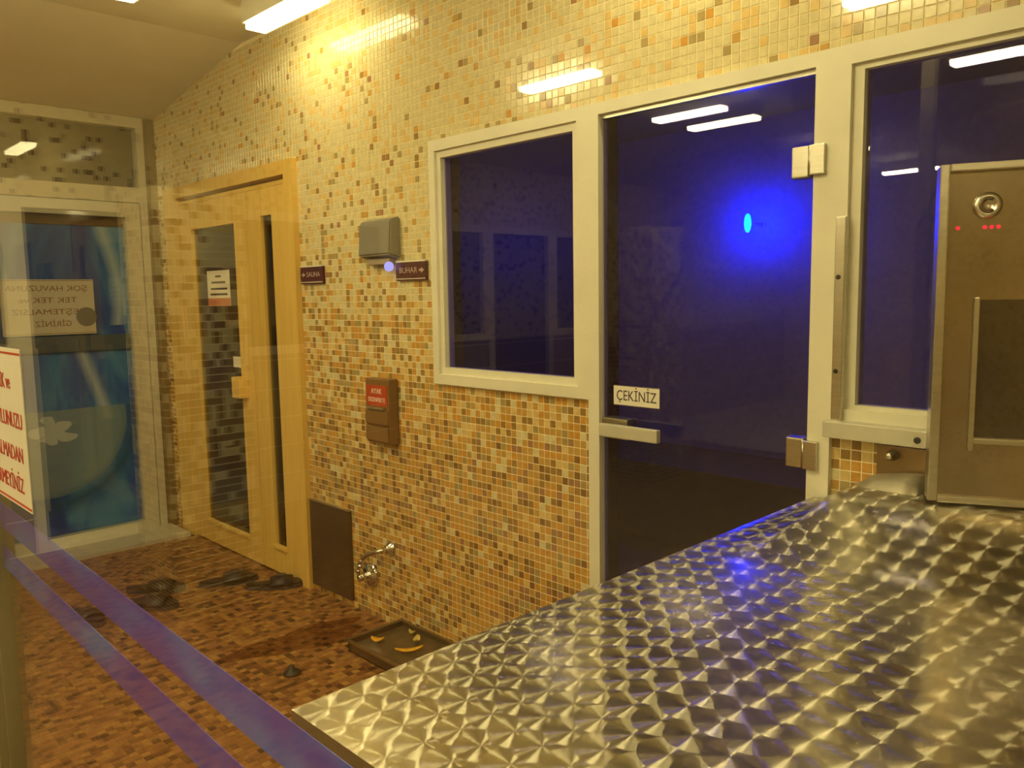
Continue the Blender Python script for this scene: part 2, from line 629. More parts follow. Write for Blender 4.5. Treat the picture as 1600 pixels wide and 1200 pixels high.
def wall_with_openings(x0, x1, z0, z1, y0, y1, openings):
    xs = sorted({x0, x1, *[o[0] for o in openings], *[o[1] for o in openings]})
    zs = sorted({z0, z1, *[o[2] for o in openings], *[o[3] for o in openings]})
    bm = bmesh.new()
    for a, b in zip(xs, xs[1:]):
        run = None
        for c, d in zip(zs, zs[1:]):
            mx, mz = (a + b) / 2, (c + d) / 2
            if any(o[0] < mx < o[1] and o[2] < mz < o[3] for o in openings):
                if run:
                    box(bm, a, b, y0, y1, run[0], run[1])
                run = None
            else:
                run = (run[0], d) if run else (c, d)
        if run:
            box(bm, a, b, y0, y1, run[0], run[1])
    return bm


wall_back = obj('wall_back', wall_with_openings(-5.30, 2.6, 0.0, CEIL + 0.1, 0.0, 0.07, OPEN), M['grout'])
tag(wall_back, 'long wall of cream to brown mosaic tiles with the doors and windows', kind='structure')

DARKF = [(0, .92), (.4, .90), (.8, .86), (1.1, .72), (1.3, .52), (1.45, .36), (1.7, .20), (2.0, .11), (2.3, .06), (2.8, .05)]


def dark_fraction(z):
    for (a, fa), (b, fb) in zip(DARKF, DARKF[1:]):
        if a <= z <= b:
            return fa + (fb - fa) * (z - a) / (b - a)
    return .06


def wall_tile_kind(z):
    if rnd.random() > dark_fraction(z):
        return 0 if rnd.random() < (0.8 if z > 1.4 else 0.35) else 1
    if z > 1.5:
        return rnd.choice((2, 2, 2, 3, 2, 7, 4, 6))
    if z > 0.95:
        return rnd.choice((2, 3, 7, 7, 4, 4, 3))
    return rnd.choice((3, 7, 7, 4, 4, 3, 7, 5, 6, 7, 2))


def mosaic(parent, tiles, mats, half, depth, frame, name, n_parts, label):
    """tiles: (u, v, kind, centre). frame: (origin fn u,v -> centre, axis u, axis v, normal).
    The tiles that show largest become single parts, the rest one joined part."""
    au, av, nn = frame
    scored = []
    for i, (c, k) in enumerate(tiles):
        px, py, z = project(c)
        if z > 0.3 and -10 < px < 1610 and -10 < py < 1210:
            q = [project(c + au * half * s)[:2] for s in (-1, 1)] + [project(c + av * half * s)[:2] for s in (-1, 1)]
            area = abs((q[1][0] - q[0][0]) * (q[3][1] - q[2][1]) - (q[1][1] - q[0][1]) * (q[3][0] - q[2][0]))
            scored.append((area, i))
    scored.sort(reverse=True)
    single = {i for _, i in scored[:n_parts]}
    shared = []
    h = half * 0.93
    for mt in mats:
        me = bpy.data.meshes.new('tile')
        vs = [au * half * a + av * half * b for a, b in ((-1, -1), (1, -1), (1, 1), (-1, 1))]
        vt = [au * h * a + av * h * b + nn * depth for a, b in ((-1, -1), (1, -1), (1, 1), (-1, 1))]
        me.from_pydata([tuple(v) for v in vs + vt], [], [(4, 5, 6, 7), (0, 1, 5, 4), (1, 2, 6, 5), (2, 3, 7, 6), (3, 0, 4, 7)])
        me.materials.append(mt)
        shared.append(me)
    verts, faces, mi = [], [], []
    inv = parent_inv(parent)
    for i, (c, k) in enumerate(tiles):
        if i in single:
            o = bpy.data.objects.new('tile', shared[k])
            o.location = c
            COL.objects.link(o)
            o.parent = parent
            o.matrix_parent_inverse = inv
            continue
        t1, t2 = rnd.gauss(0, 0.006), rnd.gauss(0, 0.006)
        b = len(verts)
        for a, e in ((-1, -1), (1, -1), (1, 1), (-1, 1)):
            verts.append(tuple(c + au * half * a + av * half * e))
        for a, e in ((-1, -1), (1, -1), (1, 1), (-1, 1)):
            verts.append(tuple(c + au * h * a + av * h * e + nn * (depth + (a * t1 + e * t2) * half)))
        faces += [(b + 4, b + 5, b + 6, b + 7), (b, b + 1, b + 5, b + 4), (b + 1, b + 2, b + 6, b + 5), (b + 2, b + 3, b + 7, b + 6), (b + 3, b, b + 4, b + 7)]
        mi += [k] * 5
    me = bpy.data.meshes.new(name)
    me.from_pydata(verts, [], faces)
    for mt in mats:
        me.materials.append(mt)
    me.polygons.foreach_set('material_index', mi)
    me.update()
    o = bpy.data.objects.new(name, me)
    COL.objects.link(o)
    o.parent = parent
    o.matrix_parent_inverse = inv
    tag(o, label, kind='stuff')
    return o


HT = 0.0122
tiles = []
nx = int((0.75 - XL) / PITCH)
nz = int(CEIL / PITCH)
for i in range(nx):
    for j in range(nz):
        x = XL + 0.0135 + i * PITCH
        z = 0.0135 + j * PITCH
        if any(o[0] - 0.006 < x < o[1] + 0.006 and o[2] - 0.006 < z < o[3] + 0.006 for o in OPEN):
            continue
        if x > -0.95 and z < 0.85:
            continue
        tiles.append((Vector((x, 0.0, z)), wall_tile_kind(z)))
mosaic(wall_back, tiles, TM, HT, 0.0016, (Vector((1, 0, 0)), Vector((0, 0, 1)), Vector((0, -1, 0))), 'mosaic_tiles', 300,
       'small square glass mosaic tiles fading from brown up to cream')

# floor
floor = boxo('floor', -5.3, 2.6, -8.0, 0.15, -0.10, 0.0, M['floor_grout'])
tag(floor, 'floor of small russet and brown mosaic tiles', kind='structure')
tiles = []
FX0, FX1, FY0 = XL, -0.95, -1.60
for i in range(int((FX1 - FX0) / PITCH)):
    for j in range(int(-FY0 / PITCH)):
        x = FX0 + 0.0135 + i * PITCH
        y = -0.0135 - j * PITCH
        n = math.sin(x * 5.1 + 1.3) * math.sin(y * 6.3 + x * 2.0) * 0.5
        r = rnd.random()
        k = 3 if r < 0.14 - 0.05 * n else 2 if r < 0.34 - 0.1 * n else 0 if r < 0.62 else 4 if r < 0.82 else 1
        tiles.append((Vector((x, y, 0.0)), k))
mosaic(floor, tiles, FM, 0.0128, 0.0015, (Vector((1, 0, 0)), Vector((0, 1, 0)), Vector((0, 0, 1))), 'mosaic_tiles', 300,
       'small russet mosaic floor tiles')
far_floor = boxo('floor', -0.95, 2.6, -1.60, -0.0, 0.0, 0.0015, M['floor_far'])
tag(far_floor, 'brown mosaic floor under the steel counter', kind='structure')
far_floor2 = boxo('floor', XL, 2.6, -4.60, -1.60, 0.0, 0.0015, M['floor_far'])
tag(far_floor2, 'brown mosaic floor on the near side of the glass screen', kind='structure')
far_floor3 = boxo('floor', XL, 2.6, -8.0, -4.60, 0.0, 0.0015, varied('pale_floor', (0.60, 0.52, 0.40), 0.45, 0.1, 4.0))  # unseen floor, made pale to bounce more light upwards
tag(far_floor3, 'pale floor far behind the glass screen', kind='structure')

# end wall with the aluminium door, continuing with a glazed row out of view
EO = [(-1.15, -0.048, 0.0, 2.50), (-2.70, -2.25, 1.04, HEAD), (-3.50, -2.70, 0.0, HEAD), (-5.2, -3.5, 1.04, HEAD)]
bm = wall_with_openings(-8.0, 0.0, 0.0, CEIL + 0.1, 0.0, 0.15, EO)
for v in bm.verts:                       # built along x, turned to face +x at XL
    v.co = Vector((XL - v.co.y, v.co.x, v.co.z))
wall_left = obj('wall_left', bm, M['end_wall'])
tag(wall_left, 'end wall around the aluminium door', kind='structure')
strip = boxo('corner_profile', XL, XL + 0.006, -0.049, -0.004, 0.0015, 2.50, varied('dark_corner_profile', (0.20, 0.14, 0.06), 0.4, 0.2, 8.0), wall_left)  # dark brown strip between the door frame and the corner
tag(strip, 'dark brown profile in the corner beside the aluminium frame')
for k, (y0, y1, z0, z1) in enumerate(((-2.70, -2.25, 1.04, HEAD), (-3.50, -2.70, 0.0, HEAD), (-5.2, -3.5, 1.04, HEAD))):
    w = empty('window_%d' % (k + 3), (XL, (y0 + y1) / 2, z0))
    tag(w, 'glazed bay of the end wall behind the camera, number %s' % ('one', 'two', 'three')[k], kind='structure')
    bm = bmesh.new()
    for a in ((y0, y0 + 0.06, z0, z1), (y1 - 0.06, y1, z0, z1), (y0 + 0.06, y1 - 0.06, z1 - 0.06, z1), (y0 + 0.06, y1 - 0.06, z0, z0 + 0.06)):
        box(bm, XL - 0.08, XL + 0.015, *a)
    obj('frame', bm, M['frame'], w)
    boxo('pane', XL - 0.04, XL - 0.03, y0 + 0.05, y1 - 0.05, z0 + 0.05, z1 - 0.05, M['night'], w)

pier = boxo('wall_pier', -3.90, -3.50, -3.25, -2.85, 0.0015, 1.90, M['pier'])  # unseen pier, added so that its mosaic mirrors in the screen
tag(pier, 'mosaic pier behind the glass screen', kind='structure')
wall_right = boxo('wall_right', 2.6, 2.75, -8.0, 0.15, 0, CEIL + 0.1, M['mosaic_far'])
tag(wall_right, 'mosaic side wall on the right', kind='structure')
wall_front = boxo('wall_front', -5.3, 2.75, -8.15, -8.0, 0, CEIL + 0.1, M['mosaic_far'])
tag(wall_front, 'mosaic wall behind the camera', kind='structure')

bm = bmesh.new()
prof = [(-3.93, CEIL), (2.75, CEIL), (2.75, CEIL + 0.1), (-5.3, CEIL + 0.1), (-5.3, 2.505), (XL, 2.505)]
va = [bm.verts.new((x, -8.0, z)) for x, z in prof]
vb = [bm.verts.new((x, 0.0, z)) for x, z in prof]
bm.faces.new(va)
bm.faces.new(vb[::-1])
for i in range(len(prof)):
    j = (i + 1) % len(prof)
    bm.faces.new((va[i], vb[i], vb[j], va[j]))
ceiling = obj('ceiling', bm, M['plaster'])
tag(ceiling, 'plain painted ceiling sloping down to the end wall', kind='structure')

# ------------------------------------------------------------------ ceiling lamps
def ceiling_lamp(x, y, label, lens=None):
    r = empty('ceiling_lamp', (x, y, CEIL))
    tag(r, label, 'lamp', 'fluorescent ceiling lamps')
    bm = bmesh.new()
    box(bm, x - 0.275, x + 0.275, y - 0.055, y + 0.055, 2.60, CEIL)
    obj('housing', bm, M['frame'], r)
    boxo('diffuser', x - 0.262, x + 0.262, y - 0.046, y + 0.046, 2.572, 2.601, lens or M['tube'], r, 0.006)
    return r


ceiling_lamp(-3.11, -0.215, 'bright fluorescent lamp at the ceiling beside the mosaic wall', M['tube_dim'])
ceiling_lamp(-1.25, -1.447, 'fluorescent ceiling lamp in front of the steam room door')  # unseen lamp, added to lift the lower part of the wall
ceiling_lamp(-3.11, -1.447, 'fluorescent ceiling lamp just inside the glass screen')
for y, w in ((-2.72, 'nearest row'), (-4.95, 'middle row'), (-6.65, 'far row')):
    ceiling_lamp(-3.11, y, 'fluorescent ceiling lamp behind the glass screen, ' + w + ' to the left')
for y, w in ((-0.215, 'above the steam room door'), (-2.72, 'above the camera'), (-4.95, 'far behind the camera')):
    ceiling_lamp(-1.25, y, 'fluorescent ceiling lamp ' + w, M['tube_dim'] if y > -1 else None)
for y, w in ((-2.72, 'beside'), (-4.95, 'behind')):
    ceiling_lamp(1.1, y, 'fluorescent ceiling lamp ' + w + ' the camera on the right')  # unseen lamps, added as fill to brighten the ceiling

# ------------------------------------------------------------------ window frames and glass door
def bar_frame(name, x0, x1, z0, z1, wl, wr, wb, wt, y0, y1, mat, parent):
    bm = bmesh.new()
    if wl: box(bm, x0, x0 + wl, y0, y1, z0, z1)
    if wr: box(bm, x1 - wr, x1, y0, y1, z0, z1)
    if wt: box(bm, x0 + wl, x1 - wr, y0, y1, z1 - wt, z1)
    if wb: box(bm, x0 + wl, x1 - wr, y0, y1, z0, z0 + wb)
    return obj(name, bm, mat, parent)


w1 = empty('window_1', (-2.06, 0, 1.09))
tag(w1, 'square fixed window with cream frame left of the glass door', kind='structure')
bar_frame('frame', -2.454, -1.672, 1.086, HEAD, 0.034, 0.045, 0.038, 0.040, -0.020, 0.04, M['frame'], w1)
bar_frame('glazing_bead', -2.420, -1.717, 1.124, 1.963, 0.023, 0.025, 0.026, 0.026, -0.008, 0.04, M['frame'], w1)
boxo('pane', -2.40, -1.74, 0.012, 0.018, 1.145, 1.94, M['steam_pane'], w1)

d1 = empty('door_1', (-1.29, 0, 0))
tag(d1, 'frameless glass door of the blue-lit steam room', kind='structure')
bar_frame('frame', -1.672, -0.882, 0.0, HEAD, 0.044, 0.058, 0.0, 0.036, -0.020, 0.020, M['frame'], d1)
boxo('head_rail', -1.628, -0.94, -0.004, 0.02, 1.955, 1.967, M['steel'], d1)
boxo('door_pane', -1.622, -0.946, 0.000, 0.008, 0.012, 1.952, M['steam_pane'], d1)
for zc in (1.744, 1.004):
    h = empty('hinge', (-0.955, -0.012, zc))
    h.parent = d1
    h.matrix_parent_inverse = parent_inv(d1)
    boxo('clamp_plate', -1.000, -0.952, -0.016, 0.022, zc - 0.039, zc + 0.039, M['steel'], h, 0.004)
    boxo('fixing_plate', -0.944, -0.908, -0.034, -0.018, zc - 0.037, zc + 0.037, M['steel'], h, 0.003)
    bm = bmesh.new()
    tube(bm, [(-0.948, -0.018, zc - 0.036), (-0.948, -0.018, zc + 0.036)], 0.0075, 12)
    obj('hinge_barrel', bm, M['steel'], h, True)
hd = empty('lever_handle', (-1.58, 0, 1.0))
hd.parent = d1
hd.matrix_parent_inverse = parent_inv(d1)
boxo('grip', -1.590, -1.372, -0.070, -0.050, 0.985, 1.024, M['alu'], hd, 0.004)
boxo('lock_plate', -1.615, -1.515, -0.022, 0.03, 0.972, 1.036, M['steel'], hd, 0.004)
bm = bmesh.new()
tube(bm, [(-1.575, -0.02, 1.004), (-1.575, -0.055, 1.004)], 0.011, 12)
obj('spindle', bm, M['steel'], hd, True)
st = boxo('sticker', -1.584, -1.411, -0.0012, -0.0002, 1.076, 1.138, M['paper'], d1)
tag(st, 'white sticker reading ÇEKİNİZ')
bm = bmesh.new()
for a in (1.0765, 1.1365):
    box(bm, -1.584, -1.411, -0.0016, -0.0012, a, a + 0.0012)
obj('sticker_border', bm, M['plum'], st)
text_on(st, 'ÇEKİNİZ', 0.045, (-1.4975, -0.0016, 1.106), (1, 0, 0), (0, 0, 1), M['dark_ink'], width=0.150)

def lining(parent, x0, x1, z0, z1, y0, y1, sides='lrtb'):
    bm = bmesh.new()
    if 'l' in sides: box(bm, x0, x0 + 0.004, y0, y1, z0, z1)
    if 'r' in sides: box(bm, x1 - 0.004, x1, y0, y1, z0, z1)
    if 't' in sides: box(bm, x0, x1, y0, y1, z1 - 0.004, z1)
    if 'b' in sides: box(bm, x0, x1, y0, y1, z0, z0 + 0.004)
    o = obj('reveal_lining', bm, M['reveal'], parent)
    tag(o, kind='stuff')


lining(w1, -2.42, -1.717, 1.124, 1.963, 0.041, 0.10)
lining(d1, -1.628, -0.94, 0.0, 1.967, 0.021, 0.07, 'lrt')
w2 = empty('window_2', (-0.1, 0, 1.06))
tag(w2, 'wide fixed window with cream frame right of the glass door', kind='structure')
bar_frame('frame', -0.882, 1.10, 1.10, HEAD, 0.030, 0.05, 0.030, 0.046, -0.020, 0.04, M['frame'], w2)
bar_frame('glazing_bead', -0.852, 1.05, 1.13, 1.957, 0.026, 0.02, 0.010, 0.014, -0.006, 0.04, M['frame'], w2)
boxo('pane', -0.828, 1.03, 0.012, 0.018, 1.138, 1.945, M['steam_pane'], w2)
boxo('sill', -0.885, 1.10, -0.055, 0.0, 1.060, 1.102, M['alu'], w2, 0.004)
bm = bmesh.new()
lathe(bm, [(0, 0.008), (0.002, 0.008), (0.003, 0.005)], (0, -1, 0), (-0.66, -0.055, 1.078), 12)
obj('screw', bm, M['black'], w2)
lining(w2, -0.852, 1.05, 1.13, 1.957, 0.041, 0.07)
rod = empty('post_rail', (-0.862, -0.03, 1.34))
rod.parent = w2
rod.matrix_parent_inverse = parent_inv(w2)
boxo('rail_bar', -0.872, -0.848, -0.038, -0.020, 1.085, 1.600, M['steel'], rod, 0.002)
for zc in (1.455, 1.225):
    bm = bmesh.new()
    lathe(bm, [(0, 0.006), (0.0015, 0.006), (0.002, 0.004)], (0, -1, 0), (-0.862, -0.038, zc), 12)
    obj('screw', bm, M['black'], rod)

# steam room behind the glass
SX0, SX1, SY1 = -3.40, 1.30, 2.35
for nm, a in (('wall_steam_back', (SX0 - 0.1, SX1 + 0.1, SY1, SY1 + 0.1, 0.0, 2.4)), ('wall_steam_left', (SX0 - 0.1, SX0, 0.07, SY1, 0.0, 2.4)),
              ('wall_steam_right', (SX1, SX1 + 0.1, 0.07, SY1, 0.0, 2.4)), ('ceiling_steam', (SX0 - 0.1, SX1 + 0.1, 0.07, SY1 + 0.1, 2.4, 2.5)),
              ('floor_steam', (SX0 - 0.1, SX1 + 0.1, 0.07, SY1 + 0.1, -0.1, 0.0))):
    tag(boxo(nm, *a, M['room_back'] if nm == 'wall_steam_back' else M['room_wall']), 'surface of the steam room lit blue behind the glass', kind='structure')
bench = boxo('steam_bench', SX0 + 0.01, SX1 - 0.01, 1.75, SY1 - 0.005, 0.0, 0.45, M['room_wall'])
tag(bench, 'low tiled bench inside the dark steam room', 'bench')
lx, ly, lz = -2.36, SY1, 1.80
bl = empty('blue_lamp', (lx, ly, lz))
tag(bl, 'glowing blue wall lamp seen through the glass door', 'lamp')
bm = bmesh.new()
lathe(bm, [(0, 0.022), (0.008, 0.022), (0.012, 0.010), (0.15, 0.006)], (0, -1, 0), (lx, ly, lz), 16)
obj('stem', bm, M['room_back'], bl)
bm = bmesh.new()
bmesh.ops.create_uvsphere(bm, u_segments=20, v_segments=12, radius=1.0)
for v in bm.verts:
    v.co = Vector((lx + v.co.x * 0.019, ly - 0.17 + v.co.y * 0.019, lz + v.co.z * 0.052))
obj('bulb', bm, M['blue_lamp'], bl, True)

# ------------------------------------------------------------------ sauna door
d2 = empty('door_2', (-4.2, 0, 0))
tag(d2, 'pine sauna door with a wide and a narrow glass pane', kind='structure')
bm = bmesh.new()
box(bm, -4.95, -4.77, -0.030, 0.10, 0, 2.07)
box(bm, -3.53, -3.45, -0.030, 0.10, 0, 2.07)
box(bm, -4.77, -3.53, -0.030, 0.10, 2.005, 2.07)
obj('frame', bm, M['wood'], d2)
boxo('lintel_strip', -4.77, -3.53, -0.016, 0.06, 1.965, 1.985, M['wood'], d2)


def leaf(name, x0, x1, z0, z1, gx0, gx1, gz0, gz1, y0, y1):
    g = empty(name, ((x0 + x1) / 2, 0, z0))
    g.parent = d2
    g.matrix_parent_inverse = parent_inv(d2)
    bm = bmesh.new()
    box(bm, x0, gx0, y0, y1, z0, z1, 0.003)
    box(bm, gx1, x1, y0, y1, z0, z1, 0.003)
    box(bm, gx0, gx1, y0, y1, gz1, z1)
    box(bm, gx0, gx1, y0, y1, z0, gz0)
    obj('leaf_frame', bm, M['wood'], g)
    boxo('bottom_bead', gx0 - 0.01, gx1 + 0.01, y0 - 0.012, y0 + 0.01, gz0 - 0.012, gz0 + 0.008, M['wood'], g, 0.003)
    boxo('pane', gx0 - 0.005, gx1 + 0.005, y0 + 0.018, y0 + 0.026, gz0 - 0.005, gz1 + 0.005, M['pane_dark'], g)
    return g


l1 = leaf('door_leaf', -4.765, -3.926, 0.012, 1.962, -4.60, -4.075, 0.14, 1.817, -0.022, 0.03)
l2 = leaf('side_panel', -3.920, -3.535, 0.012, 1.962, -3.785, -3.675, 0.153, 1.83, -0.022, 0.03)
hb = boxo('handle', -4.085, -4.00, -0.075, -0.022, 0.905, 1.015, M['wood'], d2, 0.006)
tag(hb, 'wooden block handle')
stk = boxo('lock_sticker', -4.195, -4.105, -0.0055, -0.0040, 1.057, 1.115, M['paper'], d2)
room = bmesh.new()
box(room, -4.95, -3.45, 0.9, 1.0, 0, 2.2)
box(room, -5.05, -4.95, 0.15, 1.0, 0, 2.2)
box(room, -3.45, -3.42, 0.15, 1.0, 0, 2.2)
box(room, -5.05, -3.42, 0.15, 1.0, 2.1, 2.2)
tag(obj('wall_sauna', room, M['wood']), 'dim wooden sauna walls behind the door glass', kind='structure')

n1 = boxo('paper_notice', -4.462, -4.188, -0.0060, -0.0045, 1.387, 1.580, M['paper'])
tag(n1, 'small white notice with red foot on the sauna door glass', 'notice')
boxo('red_band', -4.462, -4.188, -0.0066, -0.0060, 1.387, 1.430, principled('faded_red', (0.55, 0.17, 0.10), 0.6), n1)
bm = bmesh.new()
for z, a, b in ((1.548, -4.36, -4.29), (1.515, -4.41, -4.24), (1.48, -4.42, -4.22), (1.450, -4.43, -4.22)):
    box(bm, a, b, -0.0064, -0.0060, z - 0.005, z + 0.006)
obj('print_lines', bm, M['dark_ink'], n1)

# ------------------------------------------------------------------ aluminium end door
d3 = empty('door_3', (XL, -0.6, 0))
tag(d3, 'aluminium framed glass door with a transom window in the end wall', kind='structure')


def xbox(name, x0, x1, y0, y1, z0, z1, mat, parent, bevel=0.0):
    return boxo(name, x0, x1, y0, y1, z0, z1, mat, parent, bevel)


bm = bmesh.new()
for (y0, y1, z0, z1) in ((-0.112, -0.070, 0.0, 2.50), (-1.15, -1.09, 0.0, 2.50), (-1.09, -0.112, 2.44, 2.50), (-1.09, -0.112, 2.005, 2.092)):
    box(bm, XL - 0.06, XL + 0.012, y0, y1, z0, z1)
obj('frame', bm, M['alu'], d3)
bm = bmesh.new()
for (y0, y1, z0, z1) in ((-0.200, -0.116, 0.012, 2.000), (-1.085, -1.00, 0.012, 2.000), (-1.0, -0.200, 1.917, 2.000), (-1.0, -0.200, 0.012, 0.072)):
    box(bm, XL - 0.045, XL + 0.004, y0, y1, z0, z1)
obj('leaf_frame', bm, M['alu'], d3)
xbox('side_gasket', XL - 0.06, XL + 0.004, -0.070, -0.050, 0.0, 2.50, varied('brown_gasket', (0.16, 0.12, 0.06), 0.5, 0.1, 8.0), d3)  # dark brown strip down the outer side of the frame
xbox('transom_pane', XL - 0.03, XL - 0.024, -1.09, -0.112, 2.092, 2.44, M['pane'], d3)
xbox('door_pane', XL - 0.03, XL - 0.024, -1.0, -0.200, 0.072, 1.917, M['pane'], d3)
pr = xbox('printed_film', XL - 0.060, XL - 0.056, -1.02, -0.18, 0.05, 1.86, M['print'], d3)
tag(pr, 'blue film printed with water and white ribbons')
xbox('inner_head_rail', XL - 0.07, XL - 0.05, -1.0, -0.18, 1.862, 1.92, M['brown_plastic'], d3)
xbox('mid_rail', XL - 0.055, XL - 0.034, -1.0, -0.200, 1.135, 1.225, principled('slate_paint', (0.13, 0.16, 0.21), 0.4), d3)
bm = bmesh.new()
lathe(bm, [(0, 0.055), (0.003, 0.055), (0.004, 0.05)], (1, 0, 0), (XL - 0.0235, -0.445, 1.335), 28)
obj('round_plate', bm, M['grey_plastic'], d3)
thr = boxo('trim_1', XL, -4.79, -1.4, -0.05, 0.0, 0.022, M['alu'])
tag(thr, 'pale raised threshold in front of the aluminium door', kind='structure')
back = boxo('wall_passage', XL - 1.3, XL - 1.2, -1.6, 0.3, 0, 2.7, principled('dim_passage', (0.08, 0.07, 0.06), 0.8))
tag(back, 'dark passage behind the transom window', kind='structure')

n2 = boxo('paper_notice', XL - 0.0236, XL - 0.0226, -0.875, -0.397, 1.237, 1.550, varied('thin_paper', (0.66, 0.61, 0.50), 0.6, 0.08, 3.0))
tag(n2, 'large pale notice with mirrored lettering on the aluminium door', 'notice')
for a in (1.243, 1.542):
    boxo('border_line', XL - 0.0225, XL - 0.0221, -0.870, -0.402, a, a + 0.003, M['brown_ink'], n2)
for txt, z, w in (('ŞOK HAVUZUNA', 1.498, 0.42), ('TEK TEK ve', 1.432, 0.30), ('PEŞTEMALSIZ', 1.366, 0.37), ('GİRİNİZ', 1.298, 0.19)):
    text_on(n2, txt, 0.044, (XL - 0.0219, -0.640 if txt != 'GİRİNİZ' else -0.62, z), (0, -1, 0), (0, 0, 1), M['brown_ink'], width=w)

# ------------------------------------------------------------------ things on the mosaic wall
gb = empty('wall_speaker', (-2.83, 0, 1.66))
tag(gb, 'grey plastic box mounted on the mosaic wall above the signs', 'speaker')
bm = bmesh.new()
# wedge: front leans down and forward
pts = [(-0.002, 1.575), (-0.062, 1.592), (-0.050, 1.728), (-0.002, 1.745)]
a = [bm.verts.new((-2.885, y, z)) for y, z in pts]
b = [bm.verts.new((-2.665, y, z)) for y, z in pts]
bm.faces.new(a)
bm.faces.new(b[::-1])
for i in range(4):
    j = (i + 1) % 4
    bm.faces.new((a[i], b[i], b[j], a[j]))
bmesh.ops.bevel(bm, geom=list(bm.edges), offset=0.006, segments=2, affect='EDGES')
obj('case', bm, M['grey_plastic'], gb)
boxo('bracket', -2.86, -2.70, -0.035, -0.003, 1.555, 1.580, principled('rosy_bracket', (0.42, 0.34, 0.25), 0.5), gb, 0.004)
bm = bmesh.new()
bmesh.ops.create_uvsphere(bm, u_segments=16, v_segments=10, radius=0.020)
for v in bm.verts:
    v.co += Vector((-2.705, -0.035, 1.545))
obj('indicator_light', bm, M['led'], gb, True)  # small glowing ball put in for a reflected violet spot


def plum_sign(x0, x1, z0, z1, txt, arrow, label):
    s = boxo('direction_sign', x0, x1, -0.016, -0.004, z0, z1, M['plum'], None, 0.002)
    tag(s, label, 'sign')
    bm = bmesh.new()
    box(bm, x0 + 0.003, x1 - 0.003, -0.018, -0.004, z1 - 0.001, z1 + 0.006)
    obj('top_strip', bm, M['frame'], s)
    bm = bmesh.new()
    box(bm, x0 + 0.003, x1 - 0.003, -0.0175, -0.016, z0 + 0.006, z0 + 0.009)
    obj('bottom_line', bm, M['white_ink'], s)
    xc, zc = (x0 + x1) / 2, (z0 + z1) / 2 + 0.003
    text_on(s, txt, 0.032, (xc - arrow * 0.016, -0.0163, zc), (1, 0, 0), (0, 0, 1), M['plum_text'], width=0.115)
    bm = bmesh.new()
    ax = xc + arrow * 0.068
    vs = [bm.verts.new((ax + arrow * dx, -0.0168, zc + dz)) for dx, dz in ((0.018, 0), (0.0, 0.011), (0.0, 0.004), (-0.014, 0.004), (-0.014, -0.004), (0.0, -0.004), (0.0, -0.011))]
    f = bm.faces.new(vs)
    ext = bmesh.ops.extrude_face_region(bm, geom=[f])
    for v in ext['geom']:
        if isinstance(v, bmesh.types.BMVert):
            v.co.y += 0.0008
    obj('arrow', bm, M['plum_text'], s)


plum_sign(-3.432, -3.237, 1.488, 1.566, 'SAUNA', -1, 'plum direction sign with arrow pointing left beside the sauna door')
plum_sign(-2.685, -2.492, 1.486, 1.560, 'BUHAR', 1, 'plum direction sign with arrow pointing right below the grey box')

dp = empty('disinfectant_dispenser', (-2.8, 0, 0.95))
tag(dp, 'brown wall dispenser with a red label on the mosaic wall', 'dispenser')
boxo('body', -2.878, -2.712, -0.052, -0.003, 0.812, 1.085, M['brown_plastic'], dp, 0.007)
boxo('cover', -2.874, -2.716, -0.060, -0.050, 0.822, 0.885, M['brown_plastic'], dp, 0.004)
boxo('cover', -2.874, -2.716, -0.060, -0.050, 0.893, 0.952, M['brown_plastic'], dp, 0.004)
boxo('push_lip', -2.850, -2.735, -0.068, -0.050, 0.957, 0.968, M['chrome'], dp, 0.003)
lab = boxo('label_plate', -2.868, -2.722, -0.0545, -0.052, 0.972, 1.058, M['red_label'], dp)
text_on(lab, 'AYAK', 0.032, (-2.795, -0.0549, 1.032), (1, 0, 0), (0, 0, 1), M['white_ink'], width=0.075)
text_on(lab, 'DEZENFEKTE', 0.026, (-2.795, -0.0549, 0.996), (1, 0, 0), (0, 0, 1), M['white_ink'], width=0.118)

pl = boxo('wall_plate', -3.435, -3.098, -0.020, -0.003, 0.035, 0.455, M['dark_steel'], None, 0.002)
tag(pl, 'dark brown metal plate low on the mosaic wall beside the sauna door', 'plate')
boxo('top_edge', -3.435, -3.098, -0.022, -0.003, 0.455, 0.459, M['steel'], pl)

# foot tap
tp = empty('foot_tap', (-2.84, 0, 0.34))
tag(tp, 'chrome tap with curved spout low on the mosaic wall', 'tap')
bm = bmesh.new()
lathe(bm, [(0.002, 0.034), (0.008, 0.034), (0.014, 0.026), (0.030, 0.018), (0.034, 0.014)], (0, -1, 0), (-2.80, 0, 0.345), 24)
obj('rosette', bm, M['chrome'], tp, True)
bm = bmesh.new()
P = [Vector(p) for p in ((-2.80, -0.03, 0.345), (-2.80, -0.055, 0.345), (-2.835, -0.072, 0.335), (-2.89, -0.080, 0.305), (-2.925, -0.082, 0.262), (-2.938, -0.08, 0.215))]
pts = []
for i in range(len(P) - 1):
    p0, p1, p2, p3 = P[max(i - 1, 0)], P[i], P[i + 1], P[min(i + 2, len(P) - 1)]
    for s in range(6):
        t = s / 6
        pts.append(0.5 * ((2 * p1) + (p2 - p0) * t + (2 * p0 - 5 * p1 + 4 * p2 - p3) * t * t + (3 * p1 - p0 - 3 * p2 + p3) * t ** 3))
pts.append(P[-1])
tube(bm, pts, 0.011, 14)
obj('spout', bm, M['chrome'], tp, True)
bm = bmesh.new()
